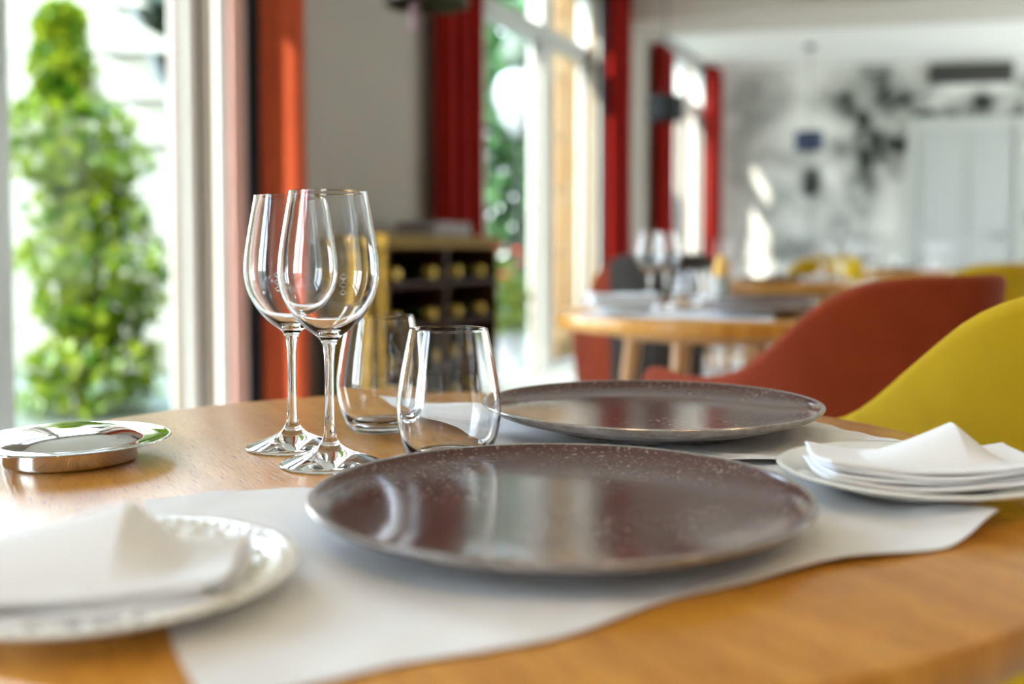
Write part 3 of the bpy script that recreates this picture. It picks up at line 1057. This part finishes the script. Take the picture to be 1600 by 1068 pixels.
def tub_chair(x, y, rz, m, label, m_in=None, group='upholstered tub dining chairs', back=0.863, arm=0.645, mid=1.22, wid=0.145, sc_=1.0, leg=True, split=0):
    """faces local -x; back at +x"""
    t = thing('tub_chair', label, 'chair', (x, y, 0), rz, group=group)
    n, nz = 72, 12
    A = math.radians(132)

    def top(a):
        q = abs(a)
        k = 1 / (1 + math.exp((q - mid) / wid))
        tip = 0.022 * math.exp(-((q - A) / math.radians(16)) ** 2)
        return arm + (back - arm) * k + tip

    def rad(a, h):
        q = abs(a)
        fl = (h - 0.40) / 0.45
        rx = 0.285 + 0.06 * fl
        ry = 0.235 + 0.03 * fl
        return rx * sc_, ry * sc_

    def P(a, h, off):
        rx, ry = rad(a, h)
        ex = math.cos(a)
        front = 1.0 if ex > 0 else 1.25
        return Vector(((rx + off) * ex * front, (ry + off) * math.sin(a), h))

    TH = 0.036
    loop = []
    for j in range(nz + 1):
        loop.append(('o', j / nz))
    for j in range(1, 5):
        loop.append(('r', j / 5))
    for j in range(nz + 1):
        loop.append(('i', 1 - j / nz))
    vs, fs = [], []
    m_ = len(loop)
    for i in range(n + 1):
        a = -A + 2 * A * i / n
        # rounded ends
        e = min(i, n - i)
        hb = 0.36
        tp = top(a)
        if e < 4:
            tp -= 0.03 * (1 - math.sqrt(1 - ((4 - e) / 4) ** 2 * 0.999))
        for kind, u in loop:
            if kind == 'o':
                vs.append(P(a, hb + (tp - TH / 2 - hb) * u, TH / 2))
            elif kind == 'i':
                vs.append(P(a, hb + (tp - TH / 2 - hb) * u, -TH / 2))
            else:
                b = PI * u
                vs.append(P(a, tp - TH / 2 + TH / 2 * math.sin(b), TH / 2 * math.cos(b)))
    for i in range(n):
        for j in range(m_):
            j2 = (j + 1) % m_
            fs.append((i * m_ + j, i * m_ + j2, (i + 1) * m_ + j2, (i + 1) * m_ + j))
    nf_ = len(fs)
    fs.append(tuple(range(m_)))
    fs.append(tuple(reversed(range(n * m_, (n + 1) * m_))))
    bk = MB().add(vs, fs)
    if split:                                    # the first columns take the second colour
        bk.mi = [1 if (q < nf_ and (q // m_) < split) else 0 for q in range(len(fs))]
    bk.build('backrest', [m, M_orange] if split else m, t, angle=70)
    # seat cushion
    sv = MB()
    prof = [(0, 0.36), (0.9, 0.36), (0.97, 0.38), (1.0, 0.41), (0.97, 0.45), (0.9, 0.468), (0.5, 0.478), (0, 0.48)]
    sv.lathe([(r * 0.235 * sc_, z) for r, z in prof], 48)
    sv.v = [(p[0] * (1.28 if p[0] < 0 else 1.0), p[1], p[2]) for p in sv.v]
    sv.build('seat', m_in or m, t)
    MB().box(-0.22, 0.18, -0.18, 0.18, 0.325, 0.359, bev=0.01).build('seat_frame', M_oak2, t)
    if leg:
        for sx, sy in ((-1, -1), (-1, 1), (1, -1), (1, 1)):
            MB().tube([(0.17 * sx - 0.03, 0.16 * sy, 0.33), (0.24 * sx - 0.03, 0.22 * sy, 0)], [0.02, 0.011], 10).build('leg', M_oak2, t)
    return t


tub_chair(0.577, 2.008, math.radians(-46), M_orange, 'burnt-orange tub chair behind the far side of the set table', back=0.88, arm=0.681, mid=1.304, wid=0.16, sc_=0.94)
tub_chair(0.667, 1.293, math.radians(-55), M_yellow, 'mustard-yellow tub chair at the right edge, nearest', back=0.893, arm=0.683, mid=1.662, wid=0.16, sc_=0.918)
tub_chair(1.78, 3.70, math.radians(-10), M_yellow, 'mustard-yellow tub chair behind the orange chair, cut by the right edge')
tub_chair(1.98, 4.72, math.radians(-60), M_yellow, 'olive-yellow tub chair in mid-room beside a dark red chair')
tub_chair(2.75, 5.9, math.radians(-40), M_orange, 'dark red tub chair right of the olive-yellow chair')
tub_chair(1.95, 6.75, math.radians(50), M_yellow, 'small far yellow tub chair below the mural tree')
tub_chair(1.02, 6.65, math.radians(100), M_orange, 'far orange tub chair near the corner curtain')
tub_chair(0.53, 4.35, math.radians(-75), M_darkgrey, 'tub chair with orange edge and charcoal back, left of the next table', back=0.905, m_in=M_orange, split=22)

# ------------------------------------------------------------------ tableware builders
def charger(x, y, label, z=0.752, R=0.155, h=0.0235):
    t = thing('charger_plate', label, 'plate', (x, y, z), group='dark brown charger plates')
    # underside + inside in one continuous shell
    prof = [(0, 0.0025), (0.086, 0.0025), (0.088, 0.0), (0.094, 0.0), (0.097, 0.003), (0.118, 0.0070), (0.138, 0.0125), (0.1492, 0.0170), (R - 0.0014, h - 0.003)]
    rim = [(R - 0.0008, h - 0.0024), (R, h - 0.0012), (R - 0.0006, h - 0.0002), (R - 0.0022, h), (R - 0.0042, h - 0.0006)]
    ins = [(R - 0.0045, h - 0.0009), (0.1475, h - 0.004), (0.140, h - 0.0068), (0.126, h - 0.0098), (0.108, h - 0.0118), (0.08, h - 0.0128), (0.04, h - 0.0132), (0, h - 0.0132)]
    MB().lathe(prof + [rim[0]], 160).build('plate_underside', M_glaze_edge, t)
    MB().lathe(rim, 160).build('plate_rim', M_glaze_edge, t)
    MB().lathe([rim[-1]] + ins, 160).build('plate_surface', M_glaze, t)
    return t


def bread_plate(x, y, label, z=0.7525, R=0.095, h=0.0155, beads=True):
    t = thing('bread_plate', label, 'plate', (x, y, z), group='white bread plates')
    pb = MB().lathe([(0, 0.001), (0.048, 0.001), (0.049, 0), (0.053, 0), (0.055, 0.002), (0.075, 0.0085), (R - 0.002, h - 0.003), (R, h - 0.001), (R - 0.001, h), (R - 0.004, h - 0.0002),
                (0.082, h - 0.0028), (0.066, h - 0.0065), (0.058, h - 0.0102), (0.05, h - 0.0115), (0, h - 0.0118)], 128).build('plate_body', M_porcelain, t, angle=50)
    if beads:
        bd = MB()
        for k in range(64):
            a = 2 * PI * k / 64
            bd.lathe([(0, -0.0008), (0.0024, 0.0), (0.0016, 0.0011), (0, 0.0015)], 8, c=((R - 0.008) * math.cos(a), (R - 0.008) * math.sin(a), h - 0.0009))
        for k in range(32):
            a = 2 * PI * (k + .5) / 32
            bd.lathe([(0, -0.001), (0.0036, 0.0), (0.002, 0.0013), (0, 0.0016)], 8, c=((R - 0.018) * math.cos(a), (R - 0.018) * math.sin(a), h - 0.0036))
        bd.build('bead_relief', M_porcelain, pb)
    return t


def wine_profile():
    outer = [(0, 0.0002), (0.030, 0.0002), (0.0392, 0.0006), (0.0402, 0.0014), (0.0396, 0.0024), (0.032, 0.0052), (0.022, 0.0088), (0.013, 0.0130), (0.0078, 0.0180), (0.0052, 0.0240),
             (0.0042, 0.034), (0.0037, 0.055), (0.0038, 0.078), (0.0044, 0.090), (0.0060, 0.0985), (0.0100, 0.1040), (0.0180, 0.1100),
             (0.0265, 0.1185), (0.0335, 0.1290), (0.0382, 0.1400), (0.0403, 0.1510), (0.0404, 0.1600), (0.0392, 0.1720), (0.0372, 0.1850), (0.0350, 0.1980), (0.0330, 0.2090), (0.0312, 0.2195)]
    lip = [(0.0311, 0.2202), (0.03075, 0.2203), (0.0304, 0.2202)]
    inner = [(0.0303, 0.2195), (0.0323, 0.2090), (0.0343, 0.1980), (0.03655, 0.1850), (0.03855, 0.1720), (0.0397, 0.1600), (0.03955, 0.1510), (0.0374, 0.1401), (0.0326, 0.1295), (0.0253, 0.1197), (0.0165, 0.1125), (0.0080, 0.1082), (0, 0.1070)]
    return outer, lip, inner


def densify(p, n=3):
    out = []
    P = [Vector((a, b)) for a, b in p]
    for i in range(len(P) - 1):
        p0, p1, p2, p3 = P[max(i - 1, 0)], P[i], P[i + 1], P[min(i + 2, len(P) - 1)]
        for k in range(n):
            t = k / n
            q = 0.5 * ((2 * p1) + (p2 - p0) * t + (2 * p0 - 5 * p1 + 4 * p2 - p3) * t * t + (3 * p1 - p0 - 3 * p2 + p3) * t ** 3)
            out.append((max(q.x, 0.0), q.y))
    out.append(tuple(p[-1]))
    return out


def outer_r(z):
    o = wine_profile()[0]
    for (ra, za_), (rb, zb_) in zip(o[:-1], o[1:]):
        if za_ <= z <= zb_:
            return ra + (rb - ra) * (z - za_) / max(zb_ - za_, 1e-9)
    return 0.04


def wine_glass(x, y, label, z=0.75, seg=96, emblem=None, group='stemmed wine glasses'):
    t = thing('wine_glass', label, 'wine glass', (x, y, z), group=group)
    o, l, i = wine_profile()
    prof = [o[0], o[1], o[2], o[3]] + densify(o[4:], 5) + l + densify(i[:-1], 5)[:-1] + [i[-2], i[-1]]
    # one closed crystal body: foot, stem and bowl are blown in one piece
    gb = MB().lathe(prof, seg).build('glass_body', M_glass, t, angle=50)
    if emblem is not None:
        eb = MB()
        for row, zc in enumerate((0.1465, 0.1403, 0.1345)):
            zc += 0.006

            def q(u, v):
                zz_ = zc + v
                r = outer_r(zz_) + 0.00012
                a = emblem + u / 0.0385
                return (r * math.cos(a), r * math.sin(a), zz_)
            s_ = 1.0 if row < 2 else 0.9
            # four-pointed star with hollow centre: four slim kites
            for sx in (-1, 1):
                eb.add([q(0, 0.0034 * s_), q(0.0034 * sx * s_, 0.0002), q(0.0011 * sx * s_, 0.0008), q(0, 0.0016 * s_)], [(0, 1, 2, 3)])
                eb.add([q(0, -0.0030 * s_), q(0.0034 * sx * s_, 0.0), q(0.0009 * sx * s_, -0.0006), q(0, -0.0004)], [(0, 1, 2, 3)])
        eb.build('etched_emblem', M_etch, gb)
    return t


def tumbler(x, y, label, z=0.75, seg=96, group='stemless glass tumblers'):
    t = thing('glass_tumbler', label, 'tumbler', (x, y, z), group=group)
    o = [(0, 0.0030), (0.016, 0.0022), (0.025, 0.0003), (0.0282, 0.0003), (0.0310, 0.0022), (0.0352, 0.0100), (0.0392, 0.0210), (0.0418, 0.0330), (0.0426, 0.0430), (0.0420, 0.0540), (0.0402, 0.0670), (0.0376, 0.0820), (0.0346, 0.0970), (0.0320, 0.1092)]
    l = [(0.0319, 0.1100), (0.0315, 0.1101), (0.0311, 0.1100)]
    i = [(0.0310, 0.1092), (0.0336, 0.0970), (0.0366, 0.0820), (0.0392, 0.0670), (0.0410, 0.0540), (0.0416, 0.0430), (0.0404, 0.0330), (0.0374, 0.0215), (0.0325, 0.0130), (0.0240, 0.0085), (0.012, 0.0074), (0, 0.0072)]
    prof = o[:5] + densify(o[5:], 5) + l + densify(i[:-1], 5)[:-1] + [i[-2], i[-1]]
    MB().lathe(prof, seg).build('glass_body', M_glass, t, angle=50)
    return t


def smoothstep(a, b, x):
    t = min(1, max(0, (x - a) / (b - a)))
    return t * t * (3 - 2 * t)


def placemat(corners, label, z=0.7502, seed=0, wav=0.004, lift=None, nu=90, nv=60, group='white linen placemats'):
    """corners: four (x, y), counter-clockwise; rumpled thin cloth"""
    c = [Vector((a, b)) for a, b in corners]
    r = random.Random(seed)
    ph = [r.uniform(0, 6.28) for _ in range(8)]
    cx, cy = sum(p.x for p in c) / 4, sum(p.y for p in c) / 4
    vs = []
    for j in range(nv + 1):
        for i in range(nu + 1):
            u, v = i / nu, j / nv
            p = (c[0] * (1 - u) + c[1] * u) * (1 - v) + (c[3] * (1 - u) + c[2] * u) * v
            eu, ev = min(u, 1 - u), min(v, 1 - v)
            ex, ey = (c[1] - c[0]).normalized(), (c[3] - c[0]).normalized()
            bul = wav * (1 - smoothstep(0, 0.30, ev))
            p = p + ey * (bul * (math.sin(11 * u + ph[0]) + 0.5 * math.sin(23 * u + ph[1])))
            p = p + ex * (wav * 0.7 * (1 - smoothstep(0, 0.25, eu)) * math.sin(9 * v + ph[2]))
            edge = 1 - smoothstep(0, 0.24, min(eu, ev))
            h = 0.0005 + edge * 0.0040 * (0.5 + 0.5 * math.sin(15 * u + 3 * v + ph[3])) * (0.5 + 0.5 * math.sin(9 * v + 5 * u + ph[4]))
            h += 0.0008 * edge * math.sin(50 * u + ph[5]) * math.sin(37 * v + ph[6]) + 0.0008 * edge
            if lift: h += lift(u, v)
            vs.append((p.x - cx, p.y - cy, h))
    m_ = nu + 1
    base = len(vs)
    vs += [(a, b, h - 0.0009 if h > 0.0014 else h - 0.0006) for a, b, h in vs[:base]]
    vs = [(a, b, h + 0.0004) for a, b, h in vs]
    fs = []
    for j in range(nv):
        for i in range(nu):
            a = j * m_ + i
            fs.append((a, a + 1, a + 1 + m_, a + m_))
            fs.append((base + a + m_, base + a + 1 + m_, base + a + 1, base + a))
    ring = [i for i in range(m_)] + [j * m_ + nu for j in range(1, nv + 1)] + [nv * m_ + i for i in range(nu - 1, -1, -1)] + [j * m_ for j in range(nv - 1, 0, -1)]
    for a, b in zip(ring, ring[1:] + ring[:1]):
        fs.append((a, base + a, base + b, b))
    o = MB().add(vs, fs).build('placemat', M_linen, None, angle=80, loc=(cx, cy, z))
    return tag(o, label, 'placemat', group)


def cloth_slab(t, name, xs, ys, hfun, th, nu=70, nv=36, wob=0.0, seed=0):
    """a folded layer: grid xs[0]..xs[1] by ys[0]..ys[1], centre height hfun(x, y), rounded front fold"""
    r = random.Random(seed)
    ph = [r.uniform(0, 6.28) for _ in range(6)]
    vs = []

    def xy(u, v):
        x = xs[0] + (xs[1] - xs[0]) * u
        y = ys[0] + (ys[1] - ys[0]) * v
        y += wob * (1 - v) * (math.sin(5 * u + ph[0]) + 0.4 * math.sin(13 * u + ph[1]))
        x += wob * 0.8 * math.sin(6 * v + ph[2]) * (2 * u - 1)
        # rounded corners
        cu = max(0, abs(2 * u - 1) - 0.86) / 0.14
        cv = max(0, abs(2 * v - 1) - 0.80) / 0.20
        k = 1 - 0.03 * cu * cu * cv
        return x, y, k
    for side in (1, -1):
        for j in range(nv + 1):
            for i in range(nu + 1):
                u, v = i / nu, j / nv
                x, y, k = xy(u, v)
                e = min(u, 1 - u) * abs(xs[1] - xs[0])
                e2 = min(v, 1 - v) * abs(ys[1] - ys[0])
                d_ = min(e, e2, th)
                half = th / 2 * math.sqrt(max(0.0, 1 - (1 - d_ / th) ** 2)) * 1.0
                vs.append((x, y, hfun(x, y, u, v) + side * half))
    m_ = nu + 1
    base = m_ * (nv + 1)
    fs = []
    for j in range(nv):
        for i in range(nu):
            a = j * m_ + i
            fs.append((a, a + 1, a + 1 + m_, a + m_))
            fs.append((base + a + m_, base + a + 1 + m_, base + a + 1, base + a))
    o = MB().add(vs, fs)
    ob = o.build(name, M_linen, t, angle=80)
    bm = bmesh.new()
    bm.from_mesh(ob.data)
    bmesh.ops.remove_doubles(bm, verts=bm.verts[:], dist=1e-6)
    bmesh.ops.recalc_face_normals(bm, faces=bm.faces[:])
    bm.to_mesh(ob.data)
    bm.free()
    return ob


def napkin(x, y, z, rz, label, Lx, Ly, apex, wl, wr, ph_, layers=3, th=0.0042, sag=0.008, group='folded white napkins', seed=1, yb=0.5, shear=0.0):
    """stack of cloth layers bent with the plate, the top one raised into a triangular peak"""
    t = thing('folded_napkin', label, 'napkin', (x, y, z), rz, group=group)

    def sagf(x_, y_):
        return sag * ((x_ / (Lx / 2)) ** 2) + 0.003 * ((y_ / (Ly / 2)) ** 2)
    for k in range(layers):
        zc = th * (k + 0.5) + 0.0004 * k
        ins = 0.0025 * ((k * 5) % 3)

        def hf(x_, y_, u, v, zc=zc, k=k):
            return zc + sagf(x_, y_) + 0.0006 * math.sin(60 * x_ + k * 2.1)
        cloth_slab(t, 'napkin_layer', (-Lx / 2 + ins, Lx / 2 - ins * 1.6), (-Ly / 2 + ins, Ly / 2 - ins), hf, th * 0.96, nu=50, nv=24, wob=0.0018, seed=seed + k)

    def hp(x_, y_, u, v):
        zc = th * (layers + 0.55) + 0.0004 * layers
        ax = apex + shear * (y_ / Ly)
        tx = 1 - (x_ - ax) / wr if x_ > ax else 1 - (ax - x_) / wl
        tx = max(0.0, tx)
        vv = smoothstep(0.10, yb, v) * (1 - 0.85 * smoothstep(yb + 0.08, 0.98, v))
        tent = ph_ * tx * vv
        return zc + sagf(x_, y_) + tent + 0.0016 * math.sin(34 * x_ + 1.0) * math.sin(3.1 * v)
    cloth_slab(t, 'peaked_fold', (-Lx / 2 + 0.001, Lx / 2 - 0.001), (-Ly / 2 + 0.002, Ly / 2 - 0.003), hp, th * 1.1, nu=110, nv=60, wob=0.002, seed=seed + 9)
    return t


# ------------------------------------------------------------------ FRONT TABLE SETTING
def lift1(u, v):
    # the corner nearest the right bread plate curls up
    return 0.010 * smoothstep(0.86, 1.0, u) * smoothstep(0.35, 0.0, v) 


placemat([(-0.118, 0.386), (0.300, 0.640), (0.180, 0.905), (-0.245, 0.705)], 'white linen placemat under the nearest brown charger', seed=3, wav=0.006, lift=lift1)
placemat([(-0.005, 0.838), (0.372, 0.795), (0.285, 1.030), (-0.148, 1.128)], 'white linen placemat under the farther brown charger', z=0.7560, seed=5, wav=0.004)

c1 = charger(0.030, 0.6467, 'dark brown glazed charger plate nearest the camera')
c2 = charger(0.129, 0.965, 'dark brown glazed charger plate behind, beside the tumblers', z=0.7605)
bread_plate(0.2840, 0.733, 'white bread plate at the right edge of the table', z=0.7568, beads=False)
bread_plate(-0.2018, 0.512, 'white bread plate with beaded rim at the lower left, nearest', z=0.7535)

wine_glass(-0.1470, 0.842, 'stemmed wine glass in front, emblem etched on its bowl', emblem=math.radians(-64))
wine_glass(-0.1924, 0.914, 'stemmed wine glass standing behind and left of the other', emblem=math.radians(-94))
tumbler(-0.0515, 0.850, 'stemless tumbler touching the edge of the nearest charger')
tumbler(-0.1260, 1.005, 'stemless tumbler farther back, behind the wine glasses')

napkin(0.2830, 0.722, 0.7608, math.radians(-2), 'folded white napkin with a raised peak on the right bread plate', 0.148, 0.075, 0.026, 0.062, 0.026, 0.024, layers=3, th=0.0034, seed=11, yb=0.62)
napkin(-0.222, 0.490, 0.7575, math.radians(4), 'folded white napkin with a raised ridge on the lower-left bread plate', 0.185, 0.085, 0.038, 0.125, 0.028, 0.029, layers=2, th=0.0038, seed=21, yb=0.62)

# silver dish: flat flange, domed middle, drum base
dish = thing('silver_dish', 'small silver covered dish with a domed middle, at the left edge', 'dish', (-0.3635, 0.858, 0.75))
MB().lathe([(0, 0.0003), (0.049, 0.0003), (0.0515, 0.0012), (0.0522, 0.003), (0.0518, 0.012), (0.053, 0.0150), (0.0545, 0.0153), (0, 0.0153)], 96).build('base_drum', M_silver, dish)
MB().lathe([(0, 0.0155), (0.0545, 0.0155), (0.068, 0.0164), (0.0775, 0.0176), (0.0794, 0.0186), (0.0790, 0.0196), (0.0768, 0.0198), (0.0755, 0.0192), (0.066, 0.0182), (0.0575, 0.0172), (0.0565, 0.0172), (0.0555, 0.0178),
            (0.050, 0.0215), (0.040, 0.0252), (0.028, 0.0278), (0.014, 0.0291), (0, 0.0295)], 128).build('lid', M_silver, dish)

# ------------------------------------------------------------------ NEXT TABLES
T2 = (0.585, 2.90)
round_table(T2[0], T2[1], 0.46, 'round oak dining table behind, between the orange chair and the window', rz=0.2)
placemat([(0.16, 2.66), (0.62, 2.50), (0.72, 2.80), (0.26, 2.95)], 'white placemat on the near side of the next table', seed=8, wav=0.006, nu=50, nv=30)
placemat([(0.52, 3.02), (0.98, 2.95), (0.98, 3.20), (0.54, 3.28)], 'white placemat on the far side of the next table', seed=9, wav=0.005, nu=50, nv=30)
charger(0.64, 2.70, 'brown charger plate on the near side of the next table', z=0.755)
charger(0.76, 3.12, 'brown charger plate on the far side of the next table', z=0.755)
bread_plate(0.30, 2.83, 'white bread plate holding a napkin, on the next table', z=0.755, beads=False)
napkin(0.30, 2.83, 0.7615, 0.1, 'folded white napkin lying flat on the next table', 0.19, 0.10, 0.0, 0.09, 0.09, 0.006, layers=4, th=0.0065, seed=31)
wine_glass(0.385, 2.63 + 0.30, 'wine glass leftmost on the next table', seg=48)
wine_glass(0.445, 3.02, 'wine glass second from left on the next table', seg=48)
tumbler(0.485, 2.89, 'tumbler beside the wine glasses on the next table', seg=48)
tumbler(0.56, 3.16, 'tumbler right of the wine glasses on the next table', seg=48)

cdl = thing('candle_glass', 'amber and white candle in a glass on the next table', 'candle', (0.655, 3.28, 0.75))
MB().lathe([(0, 0.0), (0.026, 0.0), (0.03, 0.01), (0.03, 0.085), (0.028, 0.085), (0.028, 0.012), (0, 0.010)], 32).build('candle_glass_cup', M_frame, cdl)
MB().lathe([(0, 0.0855), (0.024, 0.0855), (0.026, 0.11), (0.018, 0.14), (0.006, 0.155), (0, 0.156)], 24).build('candle', M_amber, cdl)

T3 = (1.42, 5.55)
round_table(T3[0], T3[1], 0.45, 'round oak dining table in the middle of the room')
T4 = (2.95, 8.0)
round_table(T4[0], T4[1], 0.55, 'round oak dining table near the mural')
for k, (tx, ty, lab) in enumerate(((T3[0], T3[1], 'middle'), (T4[0], T4[1], 'mural-side'))):
    charger(tx - 0.12, ty - 0.22, 'brown charger plate near the front of the %s table' % lab, z=0.7505)
    charger(tx + 0.12, ty + 0.2, 'brown charger plate at the back of the %s table' % lab, z=0.7505)
    for j, (dx, dy, nm) in enumerate(((-0.30, 0.02, 'leftmost'), (-0.16, 0.10, 'second from left'), (0.18, -0.12, 'third from left'), (0.32, -0.04, 'rightmost'))):
        wine_glass(tx + dx, ty + dy, 'far wine glass, %s on the %s table' % (nm, lab), seg=32)
    tumbler(tx - 0.02, ty + 0.02, 'far tumbler at the centre of the %s table' % lab, seg=32)
    tumbler(tx + 0.30, ty + 0.10, 'far tumbler at the right of the %s table' % lab, seg=32)
    napkin(tx + 0.10, ty - 0.33 if k else ty - 0.34, 0.7505, 0.2, 'folded white napkin on the %s table' % lab, 0.16, 0.09, 0.0, 0.06, 0.05, 0.03, layers=3, th=0.005, seed=50 + k)
